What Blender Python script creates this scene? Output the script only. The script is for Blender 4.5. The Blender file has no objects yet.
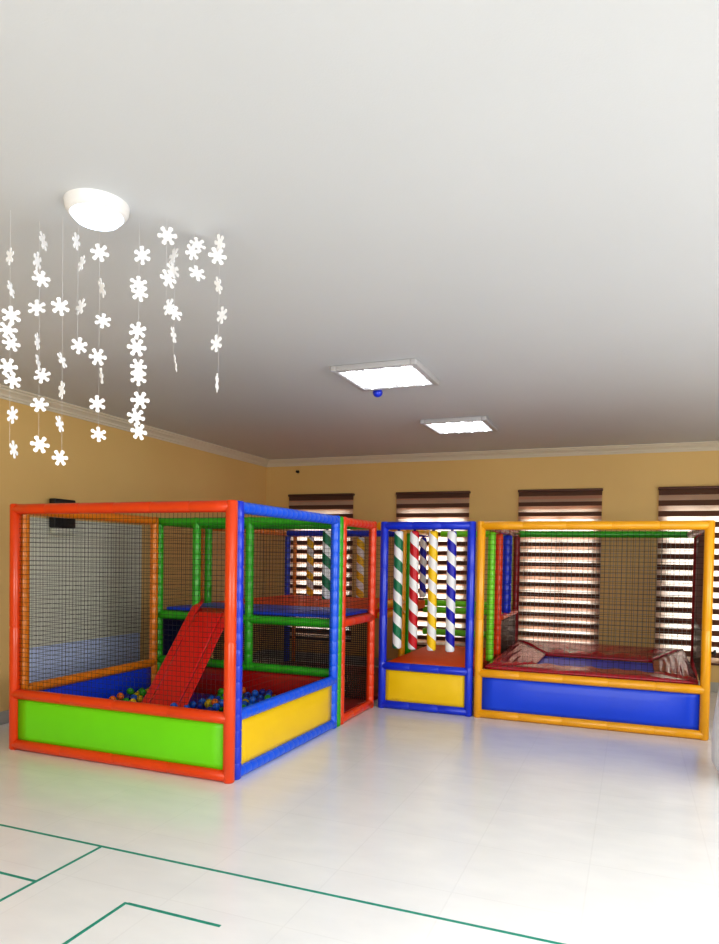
import bpy, math, random
from mathutils import Vector, Matrix
random.seed(7)
PI = math.pi
scn = bpy.context.scene
COL = scn.collection

# ------------------------------------------------------------------ materials
def new_mat(name):
    m = bpy.data.materials.new(name); m.use_nodes = True
    nt = m.node_tree; nt.nodes.clear()
    out = nt.nodes.new('ShaderNodeOutputMaterial')
    return m, nt, out
def N(nt, t, **kw):
    n = nt.nodes.new(t)
    for k, v in kw.items():
        if k in n.inputs: n.inputs[k].default_value = v
        else: setattr(n, k, v)
    return n
def L(nt, a, b): nt.links.new(a, b)
def rgba(c): return (c[0], c[1], c[2], 1)
def srgb(r, g, b):
    f = lambda v: (v/255/12.92) if v/255 <= .04045 else ((v/255+.055)/1.055)**2.4
    return (f(r), f(g), f(b))

def surf(name, col, rough=.5, var=.12, scale=6, bump=.0, bscale=40, coat=0, spec=.5, subsurf=0, metal=0):
    """a principled surface whose colour is varied by object-space noise"""
    m, nt, out = new_mat(name)
    p = N(nt, 'ShaderNodeBsdfPrincipled')
    p.inputs['Roughness'].default_value = rough
    p.inputs['Metallic'].default_value = metal
    p.inputs['Specular IOR Level'].default_value = spec
    if coat: p.inputs['Coat Weight'].default_value = coat; p.inputs['Coat Roughness'].default_value = .15
    tc = N(nt, 'ShaderNodeTexCoord')
    no = N(nt, 'ShaderNodeTexNoise'); no.inputs['Scale'].default_value = scale; no.inputs['Detail'].default_value = 4
    L(nt, tc.outputs['Object'], no.inputs['Vector'])
    mx = N(nt, 'ShaderNodeMix', data_type='RGBA')
    mx.inputs['A'].default_value = rgba([c*(1-var) for c in col])
    mx.inputs['B'].default_value = rgba([min(1, c*(1+var)) for c in col])
    L(nt, no.outputs['Fac'], mx.inputs['Factor']); L(nt, mx.outputs['Result'], p.inputs['Base Color'])
    if bump:
        nb = N(nt, 'ShaderNodeTexNoise'); nb.inputs['Scale'].default_value = bscale; nb.inputs['Detail'].default_value = 5
        L(nt, tc.outputs['Object'], nb.inputs['Vector'])
        bp = N(nt, 'ShaderNodeBump'); bp.inputs['Strength'].default_value = bump; bp.inputs['Distance'].default_value = .01
        L(nt, nb.outputs['Fac'], bp.inputs['Height']); L(nt, bp.outputs['Normal'], p.inputs['Normal'])
    L(nt, p.outputs[0], out.inputs[0])
    return m

def vinyl(name, col): return surf(name, col, rough=.3, var=.1, scale=9, bump=.25, bscale=14, coat=.35)

M = dict(
    orange=vinyl('orange_vinyl', srgb(226, 70, 4)), red=vinyl('red_vinyl', srgb(234, 70, 20)),
    blue=vinyl('blue_vinyl', srgb(16, 98, 240)), deepblue=vinyl('deep_blue_vinyl', srgb(18, 56, 214)),
    yellow=vinyl('yellow_vinyl', srgb(240, 170, 10)), ochre=vinyl('ochre_vinyl', srgb(226, 132, 14)),
    green=vinyl('green_vinyl', srgb(50, 176, 30)), brightgreen=vinyl('bright_green_vinyl', srgb(130, 232, 40)),
    maroon=vinyl('maroon_vinyl', srgb(150, 14, 30)), darkred=vinyl('dark_red_vinyl', srgb(176, 12, 10)),
    navy=vinyl('navy_vinyl', srgb(10, 24, 80)), sliderd=surf('slide_red', srgb(228, 14, 16), .28, .08, 8, .1, 12, .6),
    pgreen=surf('green_panel_sheet', srgb(118, 226, 10), .42, .07, 3, .2, 6, .15),
    pyellow=surf('yellow_panel_sheet', srgb(252, 208, 6), .42, .07, 3, .2, 6, .15),
    pblue=surf('blue_panel_sheet', srgb(8, 72, 226), .42, .07, 3, .2, 6, .15),
    dkorange=surf('orange_deck_vinyl', srgb(255, 92, 22), .55, .12, 5, .3, 9, 0, .25),
    net=surf('dark_net_cord', (.012, .013, .014), .8, .2, 50),
    palenet=surf('grey_net_cord', (.34, .32, .29), .8, .2, 50),
    black=surf('black_plastic', (.012, .012, .014), .4, .2, 30),
    grey=surf('grey_plastic', (.3, .3, .31), .5, .1, 30),
    white=surf('white_enamel', (.82, .82, .82), .35, .03, 10),
    paper=surf('white_paper', (.93, .94, .96), .7, .02, 30),
    string=surf('white_string', (.75, .76, .78), .8, .05, 60),
    bag=surf('white_bag_fabric', (.8, .81, .84), .6, .05, 6, .5, 12),
    strap=surf('navy_strap', srgb(10, 20, 110), .6, .1, 30),
    steel=surf('brushed_steel', (.6, .6, .6), .3, .1, 60, metal=1),
    brownrail=surf('brown_rail', srgb(92, 58, 44), .5, .1, 30),
    teal=surf('teal_tape', srgb(40, 150, 130), .5, .25, 25),
    lightframe=surf('grey_white_enamel', (.5, .5, .52), .4, .03, 10),
    dullmaroon=surf('dull_maroon_vinyl', srgb(92, 8, 16), .6, .1, 9, .2, 14),
    foam=surf('grey_foam_mat', srgb(60, 70, 90), .7, .1, 10, .2),
)

def wall_mat(name, col, dcol):
    m, nt, out = new_mat(name)
    p = N(nt, 'ShaderNodeBsdfPrincipled'); p.inputs['Roughness'].default_value = .65
    tc = N(nt, 'ShaderNodeTexCoord')
    no = N(nt, 'ShaderNodeTexNoise'); no.inputs['Scale'].default_value = .7; no.inputs['Detail'].default_value = 5
    L(nt, tc.outputs['Object'], no.inputs['Vector'])
    mx = N(nt, 'ShaderNodeMix', data_type='RGBA'); mx.inputs['A'].default_value = rgba(dcol); mx.inputs['B'].default_value = rgba(col)
    L(nt, no.outputs['Fac'], mx.inputs['Factor']); L(nt, mx.outputs['Result'], p.inputs['Base Color'])
    n2 = N(nt, 'ShaderNodeTexNoise'); n2.inputs['Scale'].default_value = 120
    L(nt, tc.outputs['Object'], n2.inputs['Vector'])
    b = N(nt, 'ShaderNodeBump'); b.inputs['Strength'].default_value = .08; b.inputs['Distance'].default_value = .005
    L(nt, n2.outputs['Fac'], b.inputs['Height']); L(nt, b.outputs['Normal'], p.inputs['Normal'])
    L(nt, p.outputs[0], out.inputs[0]); return m
M['wall'] = wall_mat('cream_wall_paint', srgb(228, 196, 134), srgb(216, 182, 118))
M['ceiling'] = wall_mat('white_ceiling_paint', srgb(213, 216, 219), srgb(205, 208, 211))
M['cornice'] = wall_mat('cornice_plaster', srgb(222, 214, 196), srgb(214, 206, 188))
M['skirting'] = wall_mat('skirting_paint', srgb(186, 184, 176), srgb(176, 174, 166))
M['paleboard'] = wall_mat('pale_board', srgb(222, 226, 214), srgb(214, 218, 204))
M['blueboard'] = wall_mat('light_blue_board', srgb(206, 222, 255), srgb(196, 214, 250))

def floor_mat():
    m, nt, out = new_mat('pale_vinyl_floor')
    p = N(nt, 'ShaderNodeBsdfPrincipled'); p.inputs['Specular IOR Level'].default_value = .5
    tc = N(nt, 'ShaderNodeTexCoord')
    no = N(nt, 'ShaderNodeTexNoise'); no.inputs['Scale'].default_value = 3.2; no.inputs['Detail'].default_value = 8
    mp = N(nt, 'ShaderNodeMapping'); mp.inputs['Scale'].default_value = (1, 2.2, 1)
    L(nt, tc.outputs['Object'], mp.inputs['Vector']); L(nt, mp.outputs[0], no.inputs['Vector'])
    mx = N(nt, 'ShaderNodeMix', data_type='RGBA'); mx.inputs['A'].default_value = rgba(srgb(232, 234, 236)); mx.inputs['B'].default_value = rgba(srgb(247, 248, 247))
    L(nt, no.outputs['Fac'], mx.inputs['Factor'])
    br = N(nt, 'ShaderNodeTexBrick'); br.offset = 0
    br.inputs['Color1'].default_value = (1, 1, 1, 1); br.inputs['Color2'].default_value = (.99, .99, .99, 1); br.inputs['Mortar'].default_value = (.955, .955, .955, 1)
    br.inputs['Scale'].default_value = 1; br.inputs['Mortar Size'].default_value = .004
    br.inputs['Brick Width'].default_value = .6; br.inputs['Row Height'].default_value = .6
    L(nt, tc.outputs['Object'], br.inputs['Vector'])
    mm = N(nt, 'ShaderNodeMix', data_type='RGBA', blend_type='MULTIPLY'); mm.inputs['Factor'].default_value = 1
    L(nt, mx.outputs['Result'], mm.inputs['A']); L(nt, br.outputs['Color'], mm.inputs['B'])
    L(nt, mm.outputs['Result'], p.inputs['Base Color'])
    rr = N(nt, 'ShaderNodeMapRange'); rr.inputs['To Min'].default_value = .16; rr.inputs['To Max'].default_value = .3
    L(nt, no.outputs['Fac'], rr.inputs['Value']); L(nt, rr.outputs[0], p.inputs['Roughness'])
    b = N(nt, 'ShaderNodeBump'); b.inputs['Strength'].default_value = .05; b.inputs['Distance'].default_value = .004
    L(nt, no.outputs['Fac'], b.inputs['Height']); L(nt, b.outputs['Normal'], p.inputs['Normal'])
    L(nt, p.outputs[0], out.inputs[0]); return m
M['floor'] = floor_mat()

def stripe_mat(name, col, pitch=.235, phase=0):
    m, nt, out = new_mat(name)
    p = N(nt, 'ShaderNodeBsdfPrincipled'); p.inputs['Roughness'].default_value = .4
    tc = N(nt, 'ShaderNodeTexCoord'); sp = N(nt, 'ShaderNodeSeparateXYZ'); L(nt, tc.outputs['Object'], sp.inputs[0])
    at = N(nt, 'ShaderNodeMath', operation='ARCTAN2'); L(nt, sp.outputs['Y'], at.inputs[0]); L(nt, sp.outputs['X'], at.inputs[1])
    d = N(nt, 'ShaderNodeMath', operation='DIVIDE'); L(nt, at.outputs[0], d.inputs[0]); d.inputs[1].default_value = 2*PI
    z = N(nt, 'ShaderNodeMath', operation='DIVIDE'); L(nt, sp.outputs['Z'], z.inputs[0]); z.inputs[1].default_value = pitch
    a = N(nt, 'ShaderNodeMath', operation='ADD'); L(nt, d.outputs[0], a.inputs[0]); L(nt, z.outputs[0], a.inputs[1])
    a2 = N(nt, 'ShaderNodeMath', operation='ADD'); L(nt, a.outputs[0], a2.inputs[0]); a2.inputs[1].default_value = phase + 20
    fr = N(nt, 'ShaderNodeMath', operation='FRACT'); L(nt, a2.outputs[0], fr.inputs[0])
    gt = N(nt, 'ShaderNodeMath', operation='GREATER_THAN'); L(nt, fr.outputs[0], gt.inputs[0]); gt.inputs[1].default_value = .5
    mx = N(nt, 'ShaderNodeMix', data_type='RGBA'); mx.inputs['A'].default_value = (.85, .86, .88, 1); mx.inputs['B'].default_value = rgba(col)
    L(nt, gt.outputs[0], mx.inputs['Factor']); L(nt, mx.outputs['Result'], p.inputs['Base Color'])
    L(nt, p.outputs[0], out.inputs[0]); return m

def emit_mat(name, col, st):
    m, nt, out = new_mat(name)
    e = N(nt, 'ShaderNodeEmission'); e.inputs[0].default_value = rgba(col); e.inputs[1].default_value = st
    L(nt, e.outputs[0], out.inputs[0]); return m
M['tube_light'] = emit_mat('lit_fluorescent_tube', (.93, .96, 1), 9)
M['round_light'] = emit_mat('lit_round_diffuser', (.7, .82, 1), 3.0)

def fabric_mat(name, col, trans_col, wt, wtransp):
    """woven blind fabric: diffuse + translucent + a share of open weave"""
    m, nt, out = new_mat(name)
    d = N(nt, 'ShaderNodeBsdfDiffuse'); d.inputs[0].default_value = rgba(col)
    t = N(nt, 'ShaderNodeBsdfTranslucent'); t.inputs[0].default_value = rgba(trans_col)
    tr = N(nt, 'ShaderNodeBsdfTransparent')
    tc = N(nt, 'ShaderNodeTexCoord'); no = N(nt, 'ShaderNodeTexNoise'); no.inputs['Scale'].default_value = 8
    L(nt, tc.outputs['Object'], no.inputs['Vector'])
    mr = N(nt, 'ShaderNodeMapRange'); mr.inputs['To Min'].default_value = wt*.8; mr.inputs['To Max'].default_value = min(1, wt*1.2)
    L(nt, no.outputs['Fac'], mr.inputs['Value'])
    a = N(nt, 'ShaderNodeMixShader'); L(nt, mr.outputs[0], a.inputs[0]); L(nt, d.outputs[0], a.inputs[1]); L(nt, t.outputs[0], a.inputs[2])
    b = N(nt, 'ShaderNodeMixShader'); b.inputs[0].default_value = wtransp; L(nt, a.outputs[0], b.inputs[1]); L(nt, tr.outputs[0], b.inputs[2])
    L(nt, b.outputs[0], out.inputs[0]); return m
M['band'] = fabric_mat('brown_blind_band', srgb(116, 88, 74), srgb(150, 96, 74), .28, .0)
M['midband'] = fabric_mat('beige_blind_band', srgb(205, 175, 158), srgb(245, 205, 180), .6, .12)
M['sheer'] = fabric_mat('sheer_blind_band', srgb(226, 206, 196), srgb(255, 240, 228), .7, .28)
def glass_mat():
    m, nt, out = new_mat('window_glass')
    t = N(nt, 'ShaderNodeBsdfTransparent'); t.inputs[0].default_value = (.93, .96, .96, 1)
    g = N(nt, 'ShaderNodeBsdfGlossy'); g.inputs['Roughness'].default_value = .02
    f = N(nt, 'ShaderNodeFresnel'); f.inputs[0].default_value = 1.45
    x = N(nt, 'ShaderNodeMixShader'); L(nt, f.outputs[0], x.inputs[0]); L(nt, t.outputs[0], x.inputs[1]); L(nt, g.outputs[0], x.inputs[2])
    L(nt, x.outputs[0], out.inputs[0]); return m
M['glass'] = glass_mat()

# ------------------------------------------------------------------ mesh builder
class MB:
    def __init__(s): s.v = []; s.f = []; s.sm = []
    def add(s, v, f, smooth=False):
        o = len(s.v); s.v += [tuple(p) for p in v]
        s.f += [tuple(i+o for i in q) for q in f]; s.sm += [smooth]*len(f); return s
    def box(s, a, b, bev=0):
        (x0, y0, z0), (x1, y1, z1) = a, b
        if bev <= 0:
            v = [(x, y, z) for z in (z0, z1) for y in (y0, y1) for x in (x0, x1)]
            return s.add(v, [(0, 2, 3, 1), (4, 5, 7, 6), (0, 1, 5, 4), (2, 6, 7, 3), (0, 4, 6, 2), (1, 3, 7, 5)])
        cx, cy, cz = (x0+x1)/2, (y0+y1)/2, (z0+z1)/2
        hx, hy, hz = (x1-x0)/2, (y1-y0)/2, (z1-z0)/2
        import bmesh
        bm = bmesh.new(); bmesh.ops.create_cube(bm, size=1)
        for q in bm.verts: q.co = Vector((cx+q.co.x*2*hx, cy+q.co.y*2*hy, cz+q.co.z*2*hz))
        bmesh.ops.bevel(bm, geom=bm.edges[:], offset=min(bev, .98*min(hx, hy, hz)), segments=3, affect='EDGES', profile=.5)
        bm.verts.index_update()
        s.add([q.co[:] for q in bm.verts], [[q.index for q in f.verts] for f in bm.faces], True); bm.free(); return s
    def tube(s, p0, p1, r, n=14, groove=0, gd=.92, endround=True):
        """padded tube; groove = spacing of the stitched seams along it"""
        p0, p1 = Vector(p0), Vector(p1); ax = p1-p0; ln = ax.length; ax.normalize()
        up = Vector((0, 0, 1)) if abs(ax.z) < .9 else Vector((1, 0, 0))
        a = ax.cross(up).normalized(); b = ax.cross(a)
        prof = []
        if endround: prof += [(0, r*.0), (0, r*.8), (r*.25, r)]
        else: prof += [(0, 0), (0, r)]
        if groove:
            k = max(1, round(ln/groove)); 
            for i in range(1, k):
                t = ln*i/k
                prof += [(t-.012, r), (t-.004, r*(gd+.04)), (t, r*gd), (t+.004, r*(gd+.04)), (t+.012, r)]
                
        if endround: prof += [(ln-r*.25, r), (ln, r*.8), (ln, 0)]
        else: prof += [(ln, r), (ln, 0)]
        return s.lathe(p0, ax, a, b, prof, n)
    def lathe(s, o, ax, a, b, prof, n=14, smooth=True):
        v = []; f = []
        for t, rr in prof:
            for j in range(n):
                th = 2*PI*j/n
                v.append(o+ax*t+(a*math.cos(th)+b*math.sin(th))*max(rr, 1e-5))
        for i in range(len(prof)-1):
            for j in range(n):
                k = (j+1) % n
                f.append((i*n+j, i*n+k, (i+1)*n+k, (i+1)*n+j))
        return s.add(v, f, smooth)
    def vl(s, o, prof, n=24):
        return s.lathe(Vector(o), Vector((0, 0, 1)), Vector((1, 0, 0)), Vector((0, 1, 0)), prof, n)
    def cord(s, p0, p1, r):
        p0, p1 = Vector(p0), Vector(p1); ax = (p1-p0).normalized()
        up = Vector((0, 0, 1)) if abs(ax.z) < .9 else Vector((1, 0, 0))
        a = ax.cross(up).normalized()*r; b = ax.cross(a).normalized()*r
        v = [p+q for p in (p0, p1) for q in (a, b, -a, -b)]
        return s.add(v, [(0, 1, 5, 4), (1, 2, 6, 5), (2, 3, 7, 6), (3, 0, 4, 7)])
    def ring(s, c, ax, R, r, n=14, k=6):
        c, ax = Vector(c), Vector(ax).normalized()
        up = Vector((0, 0, 1)) if abs(ax.z) < .9 else Vector((1, 0, 0))
        a = ax.cross(up).normalized(); b = ax.cross(a); v = []; f = []
        for i in range(n):
            th = 2*PI*i/n; d = a*math.cos(th)+b*math.sin(th)
            for j in range(k):
                ph = 2*PI*j/k; v.append(c+d*(R+r*math.cos(ph))+ax*r*math.sin(ph))
        for i in range(n):
            for j in range(k):
                f.append((i*k+j, ((i+1) % n)*k+j, ((i+1) % n)*k+(j+1) % k, i*k+(j+1) % k))
        return s.add(v, f, True)
    def mesh(s, name, mats):
        me = bpy.data.meshes.new(name); me.from_pydata(s.v, [], s.f)
        for p, q in zip(me.polygons, s.sm): p.use_smooth = q
        for m in (mats if isinstance(mats, (list, tuple)) else [mats]): me.materials.append(m)
        me.update(); return me
    def build(s, name, mat, parent=None, loc=None, label=None):
        """loc: object origin in world; vertices are given in world coordinates"""
        pl = Vector(parent['_w']) if parent is not None else Vector((0, 0, 0))
        if loc is None:
            xs = [p[0] for p in s.v]; ys = [p[1] for p in s.v]; zs = [p[2] for p in s.v]
            loc = ((min(xs)+max(xs))/2, (min(ys)+max(ys))/2, min(zs))
        loc = Vector(loc)
        s.v = [tuple(Vector(p)-loc) for p in s.v]
        o = bpy.data.objects.new(name, s.mesh(name, mat)); COL.objects.link(o)
        o.location = loc-pl
        o['_w'] = tuple(loc)
        if parent is not None: o.parent = parent
        if label: o['label'] = label
        return o

def tag(o, label=None, cat=None, group=None, kind=None):
    if label: o['label'] = label
    if cat: o['category'] = cat
    if group: o['group'] = group
    if kind: o['kind'] = kind
    return o
def empty(name, loc, label, cat, group=None):
    o = bpy.data.objects.new(name, None); COL.objects.link(o); o.location = loc; o['_w'] = tuple(loc)
    o.empty_display_size = .1
    return tag(o, label, cat, group)
def struct(name, mb, mat, parent=None):
    o = mb.build(name, mat, parent)
    if parent is None: o['kind'] = 'structure'
    return o

# ------------------------------------------------------------------ the room
XW, XE, YN, YW, ZC = -5.456, 3.9, -3.2, 9.70, 3.12
struct('floor', MB().box((XW-.2, YN-.2, -.12), (XE+.2, YW+.2, 0)), M['floor'])
struct('ceiling', MB().box((XW-.2, YN-.2, ZC), (XE+.2, YW+.2, ZC+.12)), M['ceiling'])
struct('wall_left', MB().box((XW-.2, YN, 0), (XW, YW, ZC)), M['wall'])
struct('wall_right', MB().box((XE, YN, 0), (XE+.2, YW, ZC)), M['wall'])
struct('wall_near', MB().box((XW-.2, YN-.2, 0), (XE+.2, YN, ZC)), M['wall'])
# back wall with five window openings
WX = [(-5.03+1.765*i+.07, -5.03+1.765*i+1.10-.07) for i in range(5)]
WZ0, WZ1 = .42, 2.33
wb = MB(); x = XW-.2
for a, b in WX:
    wb.box((x, YW, 0), (a, YW+.22, ZC)); wb.box((a, YW, 0), (b, YW+.22, WZ0)); wb.box((a, YW, WZ1), (b, YW+.22, ZC)); x = b
wb.box((x, YW, 0), (XE+.2, YW+.22, ZC))
struct('wall_back', wb, M['wall'])
for i, (a, b) in enumerate(WX):
    f = MB(); t = .05; y0, y1 = YW+.12, YW+.17
    f.box((a, y0, WZ0), (a+t, y1, WZ1)).box((b-t, y0, WZ0), (b, y1, WZ1)).box((a+t, y0, WZ0), (b-t, y1, WZ0+t)).box((a+t, y0, WZ1-t), (b-t, y1, WZ1))
    m_ = (a+b)/2; f.box((m_-.03, y0, WZ0+t), (m_+.03, y1, WZ1-t))
    o = struct('window_%d' % (i+1), f, M['white'])
    MB().box((a+t, y0+.02, WZ0+t), (m_-.03, y0+.026, WZ1-t)).box((m_+.03, y0+.02, WZ0+t), (b-t, y0+.026, WZ1-t)).build('pane', M['glass'], o)
# moulded cornice: profile swept along a wall
prof = [(0, -.10), (.012, -.10), (.016, -.085), (.03, -.078), (.036, -.062), (.058, -.045), (.078, -.034), (.086, -.02), (.105, -.014), (.11, 0)]
def cornice(name, axis, c, sgn, a, b):
    v = []; f = []
    n = len(prof)
    for t in (a, b):
        for d, z in prof:
            d2 = d
            tt = t
            v.append((c+sgn*d2, tt, ZC+z) if axis == 'x' else (tt, c+sgn*d2, ZC+z))
    for i in range(n-1): f.append((i, i+1, n+i+1, n+i))
    mb = MB().add(v, f); struct(name, mb, M['cornice'])
cornice('trim_1', 'x', XW, 1, YN, YW)
cornice('trim_2', 'y', YW, -1, XW, XE)
cornice('trim_3', 'x', XE, -1, YN, YW)
struct('baseboard_left', MB().box((XW, YN, 0), (XW+.015, YW-.015, .12), .004), M['skirting'])
struct('baseboard_back', MB().box((XW, YW-.015, 0), (XE, YW, .12), .004), M['skirting'])
struct('baseboard_right', MB().box((XE-.015, YN, 0), (XE, YW-.015, .12), .004), M['skirting'])

# pale board on the left wall behind the netting, blue lower band
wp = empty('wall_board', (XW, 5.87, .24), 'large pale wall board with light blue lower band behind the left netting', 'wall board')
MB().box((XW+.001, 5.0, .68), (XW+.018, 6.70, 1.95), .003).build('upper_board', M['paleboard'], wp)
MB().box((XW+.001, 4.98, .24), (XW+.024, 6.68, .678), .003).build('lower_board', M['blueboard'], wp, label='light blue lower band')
# black box high on the left wall
sp = empty('wall_speaker', (XW, 5.41, 1.85), 'black box speaker mounted high on the left wall above the netting', 'speaker')
MB().box((XW+.03, 5.28, 1.86), (XW+.11, 5.56, 2.15), .012).build('cabinet', M['black'], sp)
MB().box((XW, 5.34, 1.94), (XW+.03, 5.48, 2.07)).build('bracket', M['grey'], sp)
MB().box((XW+.035, 5.29, 1.80), (XW+.10, 5.55, 1.859), .01).build('lower_trim', M['paleboard'], sp, label='pale blue-grey lower edge')
# tiny black sensor on the back wall under the cornice
se = empty('wall_sensor', (-4.89, YW, 2.93), 'tiny black sensor on the back wall just under the cornice', 'sensor')
MB().box((-4.91, YW-.02, 2.91), (-4.87, YW, 2.95), .005).build('base', M['black'], se)
MB().lathe(Vector((-4.89, YW-.02, 2.93)), Vector((0, -1, 0)), Vector((1, 0, 0)), Vector((0, 0, 1)), [(0, .02), (.03, .02), (.045, .012), (.05, 0)], 12).build('dome', M['black'], se)

# ------------------------------------------------------------------ day-and-night blinds
BL = ['brown striped roller blind nearest the left corner, behind the ball pit modules',
      'brown striped roller blind above the booth of hanging striped poles',
      'brown striped roller blind behind the left half of the trampoline, stripes nearly closed',
      'brown striped roller blind at the far right with bright open stripes',
      'brown striped roller blind to the right of the yellow frame']
openness = [.55, .58, .6, .5, .5]
for i in range(5):
    x0 = -5.03+1.765*i; x1 = x0+1.10; zt = 2.575; zb = .30
    b = empty('roller_blind', ((x0+x1)/2, YW, zb), BL[i], 'blind', 'striped roller blinds')
    MB().box((x0, YW-.075, zt-.035), (x1, YW-.002, zt), .012).build('head_rail', M['brownrail'], b)
    per = .136; hb = per*(1-openness[i]); op = MB(); sh = MB(); md = MB(); z = zt-.035; mid = (.02, .02, .042)[i] if i < 3 else 0
    while z-per > zb+.03:
        op.box((x0+.01, YW-.046, z-hb), (x1-.01, YW-.044, z)); sh.box((x0+.01, YW-.046, z-per), (x1-.01, YW-.044, z-hb-mid))
        if mid:
            md.box((x0+.01, YW-.0462, z-hb-mid), (x1-.01, YW-.0438, z-hb))
        z -= per
    op.build('opaque_fabric', M['band'], b)
    if mid: md.build('overlap_fabric', M['midband'], b, label='beige half-open stripes')
    sh.build('sheer_fabric', M['sheer'], b, label='sheer pale stripes')
    MB().box((x0+.005, YW-.055, z-.025), (x1-.005, YW-.035, z), .006).build('bottom_bar', M['brownrail'], b)

# ------------------------------------------------------------------ ceiling fixtures
def panel_light(x0, x1, y0, y1, label):
    t = empty('ceiling_light', ((x0+x1)/2, (y0+y1)/2, ZC), label, 'ceiling light', 'square louvred ceiling lights')
    z0 = ZC-.045
    f = MB(); w = .05
    f.box((x0, y0, z0), (x0+w, y1, ZC), .008).box((x1-w, y0, z0), (x1, y1, ZC), .008).box((x0+w, y0, z0), (x1-w, y0+w, ZC), .008).box((x0+w, y1-w, z0), (x1-w, y1, ZC), .008)
    f.box((x0+w, y0+w, ZC-.012), (x1-w, y1-w, ZC))
    f.build('frame', M['lightframe'], t)
    n = 4; step = (x1-x0-2*w)/n
    for k in range(n):
        cx = x0+w+step*(k+.5)
        MB().tube((cx, y0+w+.01, ZC-.03), (cx, y1-w-.01, ZC-.03), .016, 12).build('lamp_tube', M['tube_light'], t, label='glowing white fluorescent tube')
    lv = MB()
    for k in range(1, n): lv.box((x0+w+step*k-.004, y0+w, z0+.006), (x0+w+step*k+.004, y1-w, ZC-.014))
    for k in range(1, 9):
        yy = y0+w+(y1-y0-2*w)*k/9; lv.box((x0+w, yy-.0015, z0+.004), (x1-w, yy+.0015, z0+.012))
    lv.build('louvre', M['white'], t)
panel_light(-2.27, -1.56, 5.03, 5.72, 'larger-looking square ceiling light with four tubes, nearer the camera, blue dome at its edge')
panel_light(-2.20, -1.48, 7.27, 7.97, 'smaller-looking square ceiling light with four tubes, farther back near the cornice')
d = empty('hanging_ball', (-2.15, 5.80, ZC-.10), 'small blue ball hanging at the edge of the nearer ceiling light', 'ball')
MB().vl((-2.15, 5.80, ZC-.085), [(0, 0), (.003, .016), (.012, .032), (.025, .041), (.041, .045), (.057, .041), (.07, .032), (.079, .016), (.082, 0)], 20).build('ball', M['deepblue'], d)
MB().cord((-2.15, 5.80, ZC-.006), (-2.15, 5.80, ZC), .003).build('string', M['string'], d)
rl = empty('round_lamp', (-2.20, 2.40, ZC), 'round ceiling lamp with a cool bluish glow above the snowflake strings', 'ceiling light')
MB().vl((-2.20, 2.40, ZC-.05), [(0, .0), (0, .115), (.02, .13), (.05, .135)], 32).build('base', M['white'], rl)
MB().vl((-2.20, 2.40, ZC-.09), [(0, 0), (.006, .06), (.018, .09), (.04, .11)], 32).build('diffuser', M['round_light'], rl, label='glowing bluish diffuser')

# ------------------------------------------------------------------ snowflake garlands
def flake_mesh(R):
    mb = MB()
    v = [(0, 0, 0)]; pts = []
    n = 6
    for k in range(n):
        th = 2*PI*k/n+PI/2
        for da, rr in ((-.52, .44), (-.26, .64), (-.30, .84), (-.15, 1.0), (.15, 1.0), (.30, .84), (.26, .64)):
            pts.append((R*rr*math.cos(th+da), R*rr*math.sin(th+da)))
    m = len(pts); T = .0012
    V = [(0, -T, 0)]+[(x_, -T, z_) for x_, z_ in pts]+[(0, T, 0)]+[(x_, T, z_) for x_, z_ in pts]
    F = []
    for i in range(m):
        j = (i+1) % m
        F.append((0, 1+i, 1+j)); F.append((m+1, m+2+j, m+2+i)); F.append((1+i, m+2+i, m+2+j, 1+j))
    return mb.add(V, F).mesh('snowflake', M['paper'])
FM = flake_mesh(.037)
GK = .955
G = [(-2.724,2.417,[2.98,2.83,2.71,2.64,2.58,2.47,2.41,2.25,2.09]), (-2.678,2.543,[3.1,3.0,2.92,2.78,2.62,2.52,2.46,2.32,2.13]),
 (-2.536,2.545,[2.77,2.52,2.38,2.22,2.06]), (-2.544,2.650,[3.12,3.02,2.81,2.62]), (-2.483,2.728,[3.09,2.92,2.76,2.58,2.49,2.35,2.2]),
 (-2.235,2.718,[3.04,2.9,2.86,2.68,2.6,2.51,2.46,2.35,2.27,2.2]), (-2.082,2.725,[3.11,2.91,2.78]), (-2.170,2.905,[3.1,3.03,2.82,2.71,2.57]),
 (-2.050,2.899,[3.14,3.1,3.0]), (-1.906,2.902,[3.12,3.06,2.92,2.78,2.64,2.45])]
GL = ['leftmost long string of white paper snowflakes at the picture edge',
 'second snowflake string from the left, reaching below the cornice',
 'snowflake string third from the left with five widely spaced flakes',
 'short high snowflake string with four flakes, left of the long straight one',
 'long snowflake string fifth from the left ending over the wall',
 'densest snowflake string with stacked flakes, centre of the group',
 'short snowflake string with three flakes near the ceiling, right of the densest one',
 'snowflake string of five tilted flakes, third from the right',
 'shortest snowflake string, second from the right, flakes close to the ceiling',
 'rightmost snowflake string with narrow turned flakes hanging apart']
for gi, (gx, gy, zs) in enumerate(G):
    gx *= GK; gy *= GK
    g = empty('snowflake_garland', (gx, gy, ZC), GL[gi], 'garland', 'hanging snowflake strings')
    zz = [1.61+(z-1.61)*GK for z in zs]
    MB().cord((gx, gy, zz[-1]), (gx, gy, ZC), .0005).build('string', M['string'], g)
    for k, z in enumerate(zz):
        o = bpy.data.objects.new('snowflake', FM); COL.objects.link(o); o.parent = g
        t = random.uniform(-.014, .014)
        o.location = (t*.7+.001, t*.7+.003, z-ZC)
        pnar = (.2, .25, .35, .6, .55, .15, .2, .4, .1, .75)[gi]
        ry = .78+(random.choice((-1, 1))*random.uniform(1.05, 1.35) if random.random() < pnar else random.uniform(-.45, .45))
        o.rotation_euler = (random.uniform(-.35, .35), random.uniform(-.15, 1.05), ry)
        sc = random.uniform(1.0, 1.18); o.scale = (sc, sc, sc)

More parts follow.
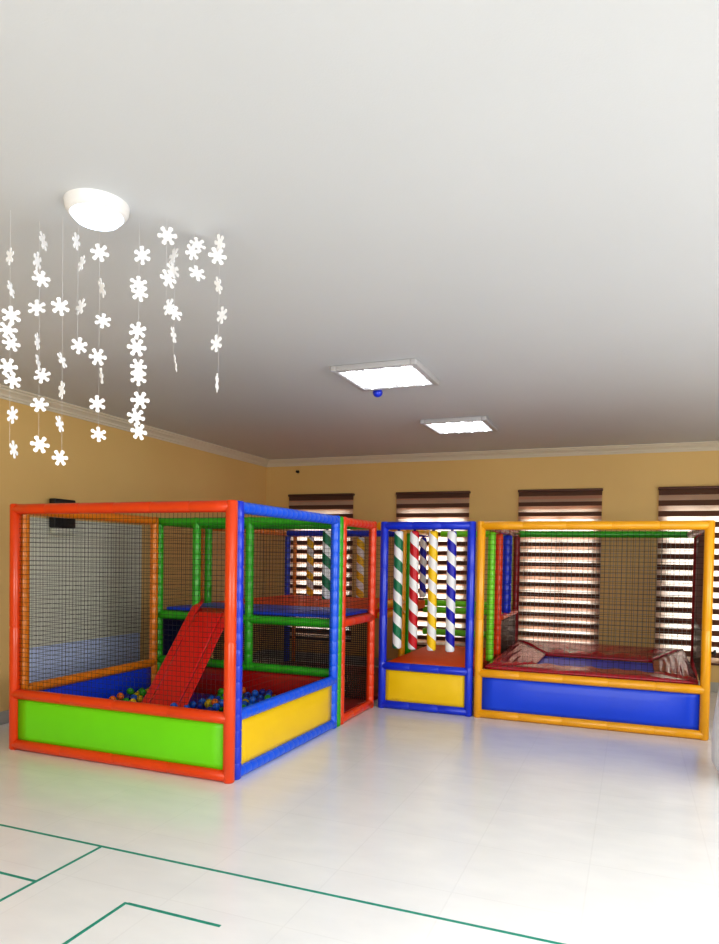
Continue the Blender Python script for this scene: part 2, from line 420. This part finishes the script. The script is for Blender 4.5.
# ------------------------------------------------------------------ soft-play modules
R = .043
H = 2.0; ZT = H-R; ZM = .455; ZB = R
def net_mb(P_, a0, a1, z0, z1, cell=.045, r=.0021):
    mb = MB()
    n = int((a1-a0)/cell); m = int((z1-z0)/cell)
    for i in range(1, n):
        a = a0+(a1-a0)*i/n; mb.cord(P_(a, z0), P_(a, z1), r)
    for j in range(1, m):
        z = z0+(z1-z0)*j/m; mb.cord(P_(a0, z), P_(a1, z), r)
    return mb
class Frame:
    """helper for one padded frame plane belonging to a module"""
    def __init__(s, root, axis, c, k=0): s.root = root; s.axis = axis; s.c = c; s.k = k
    def C(s, a): return s.c+s.k*(5.955-a)
    def P(s, a, z): return (s.C(a), a, z) if s.axis == 'x' else (a, s.c, z)
    def post(s, a, z0, z1, mat, label, gr=.33, r=R):
        return MB().tube(s.P(a, z0), s.P(a, z1), r, groove=gr).build('post', M[mat], s.root, label=label)
    def beam(s, a0, a1, z, mat, label, gr=.33, r=R):
        return MB().tube(s.P(a0, z), s.P(a1, z), r, groove=gr).build('beam', M[mat], s.root, label=label)
    def panel(s, a0, a1, z0, z1, mat, label, th=.012):
        # softly quilted sheet: slightly bulged grid with rounded corners
        nx, nz = 16, 8; front = []; back = []
        for j in range(nz+1):
            for i in range(nx+1):
                u, w = i/nx, j/nz
                a = a0+(a1-a0)*u; z = z0+(z1-z0)*w
                bul = .018*(min(1, 6*min(u, 1-u)))*(min(1, 3*min(w, 1-w)))
                front.append((a, z, -th/2-bul)); back.append((a, z, th/2+bul*.5))
        F = []
        W = nx+1; o = len(front)
        for j in range(nz):
            for i in range(nx):
                q = (j*W+i, j*W+i+1, (j+1)*W+i+1, (j+1)*W+i); F.append(q); F.append(tuple(o+k for k in reversed(q)))
        edge = [i for i in range(W)]+[j*W+nx for j in range(1, nz+1)]+[nz*W+i for i in range(nx-1, -1, -1)]+[j*W for j in range(nz-1, 0, -1)]
        for k in range(len(edge)):
            e, g = edge[k], edge[(k+1) % len(edge)]; F.append((e, o+e, o+g, g))
        sg = 1 if s.axis == 'y' else -1
        V = [((s.C(a)+sg*d, a, z) if s.axis == 'x' else (a, s.c+sg*d, z)) for a, z, d in front+back]
        o_ = MB().add(V, F, True).build('panel', M[mat], s.root, label=label)
        return o_
    def net(s, a0, a1, z0, z1, mat='net', off=0, cell=.037, r=.0014):
        return net_mb(s.P, a0, a1, z0, z1, cell, r).build('net', M[mat], s.root, label='dark safety netting' if mat == 'net' else 'pale grey safety netting')

XL, XC, YF = -4.715, -2.563, 4.16
# ---- ball pit: orange front, blue right side, yellow left side
bp = empty('ball_pit', ((XL+XC)/2, 5.1, 0), 'ball pit module with orange front frame, green front panel and blue side frame', 'ball pit')
yf = YF+R
xs2 = XC-R-.03
fr = Frame(bp, 'y', yf)
fr.post(XL+R, 0, H, 'orange', 'orange padded post', .9); fr.post(xs2, 0, H, 'orange', 'orange padded post', .9)
fr.beam(XL+R, xs2, ZT, 'orange', 'orange padded top beam', .36); fr.beam(XL+R, xs2, ZM, 'orange', 'orange padded rail above green panel', .5); fr.beam(XL+R, xs2, ZB, 'orange', 'orange padded bottom rail', .5)
fr.panel(XL+2*R-.01, xs2-R+.01, .078, .42, 'pgreen', 'lime green vinyl panel')
fr.net(XL+2*R, xs2-R, ZM+R, ZT-R)
xs = XC-R
fs = Frame(bp, 'x', xs, -.018)
fs.post(yf+.088, 0, H, 'deepblue', 'blue padded post beside the orange one', .12); fs.post(5.955, 0, H, 'blue', 'bright blue padded post', .12)
for z, l in ((ZT, 'blue padded top beam'), (ZM, 'blue padded rail above yellow panel'), (ZB, 'blue padded bottom rail')): fs.beam(yf+.088, 5.955, z, 'blue', l, .085)
fs.panel(yf+.12, 5.92, .078, .42, 'pyellow', 'yellow vinyl panel')
fs.net(yf+.13, 5.91, ZM+R, ZT-R, 'net', 0, .045, .0011)
fl = Frame(bp, 'x', XL+R)
fl.post(yf+.088, 0, H, 'ochre', 'ochre padded post', .12); fl.post(5.955, 0, H, 'ochre', 'ochre padded post', .12)
for z in (ZT-.0, ZM+.02, ZB): fl.beam(yf+.088, 5.955, z, 'ochre', 'ochre padded rail', .085)
fl.panel(yf+.12, 5.92, .078, .45, 'pblue', 'blue vinyl inner panel')
fl.net(yf+.13, 5.91, ZM+R, ZT-R, 'net')
MB().box((XL+.1, YF+.1, 0), (XC-.1, 5.98, .20), .02).build('floor_mat', M['deepblue'], bp, label='dark blue foam floor')

# ---- slide
sl = empty('slide', (-4.0, 5.5, .1), 'red padded slide running from the blue deck down into the ball pit', 'slide')
def sloped(x0, x1, h0, h1, name, mat, rd):
    # a bar following the slide's slope; top at Y 6.00, foot at Y 5.02
    ys = [6.0, 5.9, 5.75, 5.55, 5.35, 5.2, 5.05]; zs = [1.06, 1.0, .84, .635, .43, .28, .14]
    sec = []
    k = 5
    for i in range(k+1):
        th = PI*i/k; sec.append(((x0+x1)/2-(x1-x0)/2*math.cos(th), h1-rd+rd*math.sin(th)))
    sec = [(x0, h0)]+sec+[(x1, h0)]
    n = len(sec); V = []; F = []
    for y, z in zip(ys, zs):
        for x_, dh in sec: V.append((x_+.04*(6.0-y)/.95, y+dh*.68, z+dh*.73))
    for i in range(len(ys)-1):
        for j in range(n):
            q = (j+1) % n; F.append((i*n+j, (i+1)*n+j, (i+1)*n+q, i*n+q))
    F.append(tuple(range(n))); F.append(tuple((len(ys)-1)*n+j for j in reversed(range(n))))
    MB().add(V, F, True).build(name, mat, sl)
for o_ in [0]:
    sloped(-4.215, -4.13, -.14, .13, 'side_rail', M['sliderd'], .045)
    sloped(-3.81, -3.725, -.14, .13, 'side_rail', M['sliderd'], .045)
    sloped(-4.125, -3.815, -.14, .02, 'slide_bed', M['sliderd'], .005)

# ---- platform tower behind the pit: green front frame, red right side, blue deck
tw = empty('platform_tower', ((XL+XC)/2, 6.55, 0), 'raised blue deck module with green front frame and red right-hand frame', 'play tower')
yt = 6.042
ft = Frame(tw, 'y', yt)
for xx in (XL+R, -4.205, -3.575, XC-R): ft.post(xx, 0 if xx in (XL+R, XC-R) else .5, H-.004, 'green', 'green padded post', .12)
ft.beam(XL+R, XC-R, ZT-.004, 'green', 'green padded top beam', .1)
ft.beam(XL+R, -4.24, .975, 'green', 'green padded rail beside the slide', .1); ft.beam(-3.77, XC-R, .975, 'green', 'green padded rail under the deck', .3)
ft.beam(XL+R, XC-R, .50, 'green', 'green padded lower rail', .3)
ft.panel(XL+2*R, XC-2*R, .05, .46, 'darkred', 'dark red vinyl panel behind the balls')
ft.net(-3.57, XC-.08, 1.02, ZT-R, 'net')
fr2 = Frame(tw, 'x', xs)
fr2.post(6.128, 0, H, 'red', 'red-orange padded post', .12); fr2.post(6.95, 0, H, 'red', 'red-orange padded post', .12)
fr2.beam(6.128, 6.95, ZT, 'red', 'red-orange padded top beam', .1); fr2.beam(6.128, 6.95, .975, 'red', 'red-orange padded middle rail', .3); fr2.beam(6.128, 6.95, ZB, 'red', 'red-orange padded bottom rail', .3)
fr2.net(6.17, 6.91, 1.02, ZT-R, 'net')
fr3 = Frame(tw, 'x', XL+R)
fr3.post(6.95, 0, H, 'green', 'green padded post', .12); fr3.beam(6.09, 6.95, ZT, 'green', 'green padded top beam', .1); fr3.beam(6.09, 6.95, .975, 'green', 'green padded rail', .1)
fr3.net(6.09, 6.91, 1.02, ZT-R, 'net')
MB().box((XL+.1, 6.09, 1.02), (XC-.09, 7.0, 1.055), .012).build('deck', M['pblue'], tw, label='glossy blue padded deck')
MB().box((XL+.1, 6.09, .0), (XC-.09, 7.0, .07), .02).build('floor_mat', M['maroon'], tw, label='dark maroon floor mat')
MB().box((XL+.02, 6.1, .09), (XL+.05, 6.9, .93), .01).build('side_panel', M['navy'], tw, label='navy side panel under the deck')

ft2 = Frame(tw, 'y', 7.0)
net_mb(ft2.P, XL+.09, XC-.05, .06, .95, .024, .0042).build('shade_net', M['net'], tw, label='dense dark mesh added at the lower rear to imitate shade under the deck')  # added mesh, stands in for the shade under the deck
# ---- corner module behind the tower
XK = -4.86
cm = empty('corner_module', (-3.7, 8.2, 0), 'rear corner climbing module with blue and orange posts behind the blue deck', 'play tower')
fk = Frame(cm, 'y', 9.37-R)
fk.post(XK, 0, H, 'deepblue', 'blue padded post', .12); fk.post(XK+.12, 0, H, 'ochre', 'slim ochre padded post', .12, .03)
fk.beam(XK, -2.66, ZT, 'deepblue', 'blue padded top beam', .1)
MB().box((XK+.06, 7.06, .93), (XC-.11, 9.26, 1.04), .02).build('deck', M['dkorange'], cm, label='glossy orange padded deck')
MB().box((XK+.06, 7.06, 0), (XC-.11, 9.26, .05), .02).build('floor_mat', M['maroon'], cm, label='dark maroon floor mat')
fk.net(XK+.05, -2.7, 1.1, ZT-R, 'net', 0, .06)
fk2 = Frame(cm, 'x', XK)
fk2.post(7.14, 0, H, 'ochre', 'ochre padded post', .12); fk2.beam(7.14, 9.32, ZT, 'ochre', 'ochre padded top beam', .1); fk2.net(7.18, 9.28, .5, ZT-R, 'palenet', 0, .06)
fk3 = Frame(cm, 'x', XC)
fk3.post(7.88, 0, H, 'yellow', 'yellow padded post', .12); fk3.post(8.12, 0, H, 'green', 'green padded post', .12)
fk3.beam(7.12, 7.88, 1.09, 'yellow', 'yellow padded rail', .3); fk3.beam(7.12, 7.88, .98, 'yellow', 'yellow padded rail', .3)
fk3.net(7.1, 7.85, 1.14, ZT-R, 'net', 0, .06)
fk3.beam(7.05, 9.3, ZT, 'yellow', 'yellow padded top beam', .3)

# ---- booth with striped hanging poles
XM = -1.503; YM = 6.966
pb = empty('pole_booth', ((XC+XM)/2, 8.1, 0), 'narrow blue framed booth with yellow panel and orange deck under striped poles', 'play booth')
fb = Frame(pb, 'y', YM+R)
xa, xb = XC+.03+R, XM-R
fb.post(xa, 0, H, 'deepblue', 'blue padded post', .5); fb.post(xb, 0, H, 'deepblue', 'blue padded post', .5)
for z in (ZT, .455, ZB): fb.beam(xa, xb, z, 'deepblue', 'blue padded rail', .3)
fb.panel(xa+.035, xb-.035, .078, .42, 'pyellow', 'yellow vinyl panel')
fbr = Frame(pb, 'y', 9.37-R)
fbr.post(xb, 0, H, 'brightgreen', 'bright green padded post', .12)
for z in (1.0, .905, .60): fbr.beam(xa-.23, xb, z, 'brightgreen', 'bright green padded rail', .3)
fbr.beam(xa, xb, ZT, 'brightgreen', 'bright green top beam', .3)
fbr.net(xa+.04, xb-.04, 1.09, ZT-R, 'palenet', 0, .06)
MB().box((xa+.02, YM+.09, .36), (xb, 8.75, .495), .03).build('deck', M['dkorange'], pb, label='glossy orange padded deck')

# ---- yellow trampoline enclosure
ye = empty('trampoline_enclosure', (-.41, 8.15, 0), 'wide yellow framed enclosure with blue front panel around the trampoline', 'play enclosure')
x2, x3 = XM+.012+R, .675-R
fy = Frame(ye, 'y', YM+R)
fy.post(x2, 0, H, 'yellow', 'yellow padded post', .9); pr = fy.post(x3, 0, H, 'yellow', 'yellow padded post', .9)
for z, l in ((ZT, 'yellow padded top beam'), (.455, 'yellow padded rail above blue panel'), (ZB, 'yellow padded bottom rail')): fy.beam(x2, x3, z, 'yellow', l, .42)
fy.panel(x2+.035, x3-.035, .078, .42, 'pblue', 'blue vinyl panel')
fy.net(x2+.04, x3-.04, .50, ZT-R, 'net', 0, .05, .0013)
fyb = Frame(ye, 'y', 9.37-R)
fyb.post(x2, 0, H, 'maroon', 'dark red padded rear post', .12); fyb.post(x3+.08, 0, H, 'maroon', 'dark red padded rear post', .12)
fyb.beam(x2, x3+.08, ZT, 'green', 'green padded rear top beam', .1)
fyb.net(x2+.04, x3+.04, .56, ZT-R, 'palenet', 0, .05, .003)
fyl = Frame(ye, 'x', x2)
fyl.post(7.58, .5, ZT-R, 'brightgreen', 'bright green padded post', .07); fyl.post(8.03, .5, ZT-R, 'red', 'red-orange padded post', .12); fyl.post(8.58, .96, ZT-R, 'deepblue', 'short blue padded post', .12, .06)
fyl.beam(YM+R, 9.33, ZT, 'maroon', 'dark red padded top beam', .3); fyl.beam(8.07, 9.3, .93, 'red', 'short red-orange rail', .3, .035)
MB().box((x2-.02, 8.1, .5), (x2+.01, 9.28, .9), .01).build('side_panel', M['black'], ye, label='black lower side panel')
fyr = Frame(ye, 'x', x3)
fyr.beam(YM+R, 9.33, ZT, 'maroon', 'dark red padded top beam', .3)
def skew(z0, z1):
    a, b, y0, y1, t = x3-.005, x3+.075, 7.1, 9.28, .012
    return MB().add([(a-t, y0, z0), (a+t, y0, z0), (b+t, y1, z0), (b-t, y1, z0), (a-t, y0, z1), (a+t, y0, z1), (b+t, y1, z1), (b-t, y1, z1)],
        [(3, 2, 1, 0), (4, 5, 6, 7), (0, 1, 5, 4), (1, 2, 6, 5), (2, 3, 7, 6), (3, 0, 4, 7)])
skew(.95, ZT-R).build('side_panel', M['dullmaroon'], ye, label='dark red upper side panel')
skew(.45, .945).build('side_panel', M['black'], ye, label='black lower side panel')
MB().lathe(Vector((x3+.03, YM+R, .80)), Vector((1, 0, 0)), Vector((0, 1, 0)), Vector((0, 0, 1)), [(0, .012), (.03, .012), (.03, .028), (.05, .028), (.055, 0)], 14).build('clamp_knob', M['black'], pr, label='small black clamp knob')

# ---- trampoline
tr = empty('trampoline', (-.4, 8.15, 0), 'rectangular blue trampoline bed with wrinkled maroon edge pads inside yellow frame', 'trampoline')
bx0, bx1, by0, by1 = -.95, .22, 7.58, 8.50
tx0, tx1, ty0, ty1 = x2+.05, x3-.05, YM+.1, 9.27
def pad(quad, seed):
    """wrinkled padded trapezoid; quad = 4 corners (x,y,z)"""
    rnd = random.Random(seed); nx, ny = 26, 10; V = []; F = []
    q = [Vector(p) for p in quad]; ph = [rnd.uniform(0, 6) for _ in range(6)]
    for layer in (0, 1):
        for j in range(ny+1):
            for i in range(nx+1):
                u, w = i/nx, j/ny
                p = (q[0]*(1-u)+q[1]*u)*(1-w)+(q[3]*(1-u)+q[2]*u)*w
                e = min(1, 8*min(u, 1-u))*min(1, 5*min(w, 1-w))
                h = .02*e+.007*e*(math.sin(38*u+5*w+ph[0])*math.sin(7*w+ph[1])+.7*math.sin(23*u-9*w+ph[2]))
                V.append((p.x, p.y, p.z+(h if layer == 0 else -.025)))
    W = nx+1; o = W*(ny+1)
    for j in range(ny):
        for i in range(nx):
            a = (j*W+i, j*W+i+1, (j+1)*W+i+1, (j+1)*W+i); F.append(a); F.append(tuple(o+k for k in reversed(a)))
    edge = list(range(W))+[j*W+nx for j in range(1, ny+1)]+[ny*W+i for i in range(nx-1, -1, -1)]+[j*W for j in range(ny-1, 0, -1)]
    for k in range(len(edge)):
        e, g = edge[k], edge[(k+1) % len(edge)]; F.append((e, o+e, o+g, g))
    MB().add(V, F, True).build('edge_pad', M['tpad'], tr)
M['tpad'] = surf('wrinkled_maroon_vinyl', srgb(176, 18, 44), .22, .12, 6, .5, 16, .5)
zo, zi = .515, .50
pad([(tx0, ty0, zo), (tx1, ty0, zo), (bx1, by0, zi), (bx0, by0, zi)], 1)
pad([(bx0, by1, zi), (bx1, by1, zi), (tx1, ty1, zo+.05), (tx0, ty1, zo+.05)], 2)
pad([(tx0, ty0, zo), (bx0, by0, zi), (bx0, by1, zi), (tx0, ty1, zo+.05)], 3)
pad([(bx1, by0, zi), (tx1, ty0, zo), (tx1, ty1, zo+.05), (bx1, by1, zi)], 4)
MB().box((bx0-.02, by0-.02, .455), (bx1+.02, by1+.02, .467)).build('jump_bed', M['pblue'], tr, label='taut blue jumping bed')
fm = MB()
for a, b in (((tx0+.05, ty0+.08), (tx1-.05, ty0+.08)), ((tx0+.05, ty1-.08), (tx1-.05, ty1-.08)), ((tx0+.05, ty0+.08), (tx0+.05, ty1-.08)), ((tx1-.05, ty0+.08), (tx1-.05, ty1-.08))):
    fm.tube((a[0], a[1], .44), (b[0], b[1], .44), .025, 10)
fm.build('frame', M['steel'], tr)
for sx in (tx0+.08, tx1-.08):
    for sy in (ty0+.12, ty1-.12): MB().tube((sx, sy, 0), (sx, sy, .43), .02, 10).build('leg', M['steel'], tr)

# ---- hanging striped poles
def striped_pole(x_, y, z0, z1, mat, label, r=.048, strap='strap', ztop=None):
    p = empty('striped_pole', (x_, y, z0), label, 'hanging pole', 'striped padded poles')
    prof = [(0, 0), (.0, r*.75), (.012, r*.97), (.03, r), (z1-z0-.03, r), (z1-z0-.012, r*.97), (z1-z0, r*.75), (z1-z0, 0)]
    o = MB().vl((x_, y, z0), prof, 20).build('padded_tube', mat, p, loc=(x_, y, z0))
    st = MB(); zt = ztop or ZT
    st.box((x_-.014, y-.004, z1-.01), (x_+.014, y+.004, zt-R+.004))
    st.build('strap', M[strap], p)
    return p
sg, sr, sy_, sb = [stripe_mat('striped_'+n, c, .235, ph) for n, c, ph in (('green', srgb(10, 120, 82), .15), ('red', srgb(196, 18, 36), .55), ('yellow', srgb(244, 200, 6), .6), ('blue', srgb(20, 16, 176), .35))]
yp = YM+R+.0
for x_, m_, l_ in ((-2.33, sg, 'green and white striped pole, leftmost in the blue booth'), (-2.155, sr, 'red and white striped pole in the blue booth'),
                   (-1.95, sy_, 'yellow and white striped pole in the front row of the blue booth'), (-1.752, sb, 'blue and white striped pole, rightmost in the blue booth')):
    striped_pole(x_, yp+.0, .65, 1.90, m_, l_)
# straps knotted over the beam
yr = 9.37-R
striped_pole(-2.70, yr-.13, 1.08, 1.90, sb, 'blue and white striped pole hanging at the rear, seen behind the red one', .045)
striped_pole(-4.42, yr-.13, 1.02, 1.90, sy_, 'yellow and white striped pole seen through the blue side frame', .052)
striped_pole(-3.63, yr-.13, 1.02, 1.90, sy_, 'yellow and white striped pole seen through the narrow red frame', .055)
striped_pole(-3.12, 6.9, 1.15, 1.90, sg, 'dark green and white striped pole seen through the blue side frame')
# carrier rails for those set in from the beams
cr = Frame(cm, 'y', yr-.13)
cr.beam(XK+.06, -2.62, ZT, 'deepblue', 'blue padded carrier beam', .3)
cr2 = Frame(tw, 'y', 6.9)
cr2.beam(XL+R+.05, XC-R-.05, ZT, 'green', 'green padded rear beam', .1)

# ------------------------------------------------------------------ balls in the pit
bmesh_ = MB()
def sphere(n=12, k=8, r=.034):
    V = []; F = []
    pr = [(r*math.cos(PI*i/k), r*math.sin(PI*i/k)) for i in range(k+1)]
    return MB().vl((0, 0, 0), [(-c, s) for c, s in pr], n)
bc = {'green': srgb(60, 170, 30), 'yellow': srgb(240, 200, 20), 'orange': srgb(240, 120, 20), 'blue': srgb(30, 110, 220), 'navy blue': srgb(20, 40, 150)}
bmeshes = {}
for n_, c in bc.items():
    bmeshes[n_] = sphere().mesh('ball', surf(n_.replace(' ', '_')+'_ball_plastic', c, .3, .05, 20))
cnt = 0; placed = []
def ball(x_, y, z):
    global cnt
    left = x_ < -3.9
    n_ = random.choices(list(bc), weights=((5, 3, 3, 2, 1) if left else (2, 1.2, 1, 4, 4)))[0]
    o = bpy.data.objects.new('ball', bmeshes[n_]); COL.objects.link(o); o.location = (x_, y, z)
    tag(o, '%s plastic ball lying in the ball pit' % n_, 'ball', '%s balls in the ball pit' % n_); cnt += 1
ZS = .20+.034
yy = 5.93; row = 0
while yy > 4.4:
    xx = XL+.16+(row % 2)*.036
    while xx < XC-.14:
        on_slide = (-4.27 < xx < -3.74 and yy > 4.98)
        keep = (yy > 5.35) or random.random() < .55
        if not on_slide and keep and cnt < 230: ball(xx+random.uniform(-.002, .002), yy, ZS); placed.append((xx, yy))
        xx += .0745
    yy -= .0745 if yy > 5.4 else .15; row += 1
# a second loose layer on top
for (a, b) in placed:
    if b > 5.0 and random.random() < .3 and cnt < 298:
        if (a+.037, b) and not (-4.3 < a+.037 < -3.71 and b > 4.95): ball(a+.037, b-.037 if b-.037 > 4.5 else b, ZS+.052)

# ------------------------------------------------------------------ tape lines on the floor
TL = [((-4.2, 2.99), (.6, 2.99), 'long thin teal tape line crossing the floor in front of the camera'),
      ((-2.68, 2.32), (-2.68, 2.98), 'teal tape line running forward from the long line, left side'),
      ((-3.2, 2.54), (-2.69, 2.54), 'short teal tape line at the far left picture edge'),
      ((-2.14, 1.9), (-2.14, 2.55), 'teal tape line rising to the corner near the bottom edge'),
      ((-2.13, 2.545), (-1.63, 2.545), 'short teal tape line from that corner to the right, ending mid floor')]
for (a, b), (c, d_), l in TL:
    w = .009
    mb = MB()
    if abs(b-d_) < 1e-6: mb.box((a, b-w, .0002), (c, d_+w, .0012))
    else: mb.box((a-w, b, .0002), (c+w, d_, .0012))
    tag(mb.build('tape_line', M['teal']), l, 'tape line', 'teal tape lines on the floor')

# ------------------------------------------------------------------ white bag at the right edge
bg = empty('bean_bag', (.93, 5.82, 0), 'large rounded white bag at the right edge beside the yellow frame', 'bag')
MB().vl((.93, 5.82, 0), [(0, 0), (0, .20), (.03, .29), (.12, .345), (.3, .35), (.5, .335), (.68, .31), (.82, .25), (.9, .14), (.93, .05), (.935, 0)], 36).build('bag_body', M['bag'], bg)
MB().ring((.93, 5.82, .93), (0, 0, 1), .045, .018).build('handle', M['bag'], bg)

# ------------------------------------------------------------------ light
def area(name, loc, rot, sx, sy, e, col):
    l = bpy.data.lights.new(name, 'AREA'); l.shape = 'RECTANGLE'; l.size = sx; l.size_y = sy; l.energy = e; l.color = col
    o = bpy.data.objects.new(name, l); COL.objects.link(o); o.location = loc; o.rotation_euler = rot; return o
area('daylight_right', (XE-.06, 3.2, 1.7), (0, PI/2, 0), 1.8, 5.5, 110, (.93, .97, 1))
area('daylight_near', (.2, YN+.08, 1.7), (PI/2, 0, 0), 5.5, 2.0, 150, (.95, .98, 1))
area('ceiling_row', (.8, 1.6, ZC-.1), (0, 0, 0), 2.5, 3.0, 45, (.96, .98, 1))

w = bpy.data.worlds.new('daylight'); scn.world = w; w.use_nodes = True
bgN = w.node_tree.nodes['Background']; bgN.inputs[0].default_value = (1, .96, .93, 1); bgN.inputs[1].default_value = 5.0

# ------------------------------------------------------------------ camera
yaw, pitch, roll, fpx, cyp = .3767, .0265, .0165, 692.6, 576.07
cam = bpy.data.cameras.new('camera'); co = bpy.data.objects.new('camera', cam); COL.objects.link(co)
R0 = Vector((math.cos(yaw), math.sin(yaw), 0)); F = Vector((-math.sin(yaw)*math.cos(pitch), math.cos(yaw)*math.cos(pitch), -math.sin(pitch)))
U0 = R0.cross(F); c, s = math.cos(roll), math.sin(roll)
RR = R0*c+U0*s; UU = U0*c-R0*s
co.matrix_world = Matrix(((RR.x, UU.x, -F.x, 0), (RR.y, UU.y, -F.y, 0), (RR.z, UU.z, -F.z, 1.61), (0, 0, 0, 1)))
cam.sensor_fit = 'VERTICAL'; cam.sensor_height = 24; cam.lens = fpx/944*24; cam.shift_y = (cyp-472)/944; cam.clip_start = .05
scn.camera = co
scn.cycles.max_bounces = 10; scn.cycles.transparent_max_bounces = 16; scn.cycles.use_denoising = True
scn.cycles.sample_clamp_indirect = 6
scn.view_settings.view_transform = 'Standard'; scn.view_settings.look = 'Medium High Contrast'
scn.view_settings.exposure = .22; scn.view_settings.gamma = 1.0
for o in bpy.data.objects:
    if '_w' in o: del o['_w']
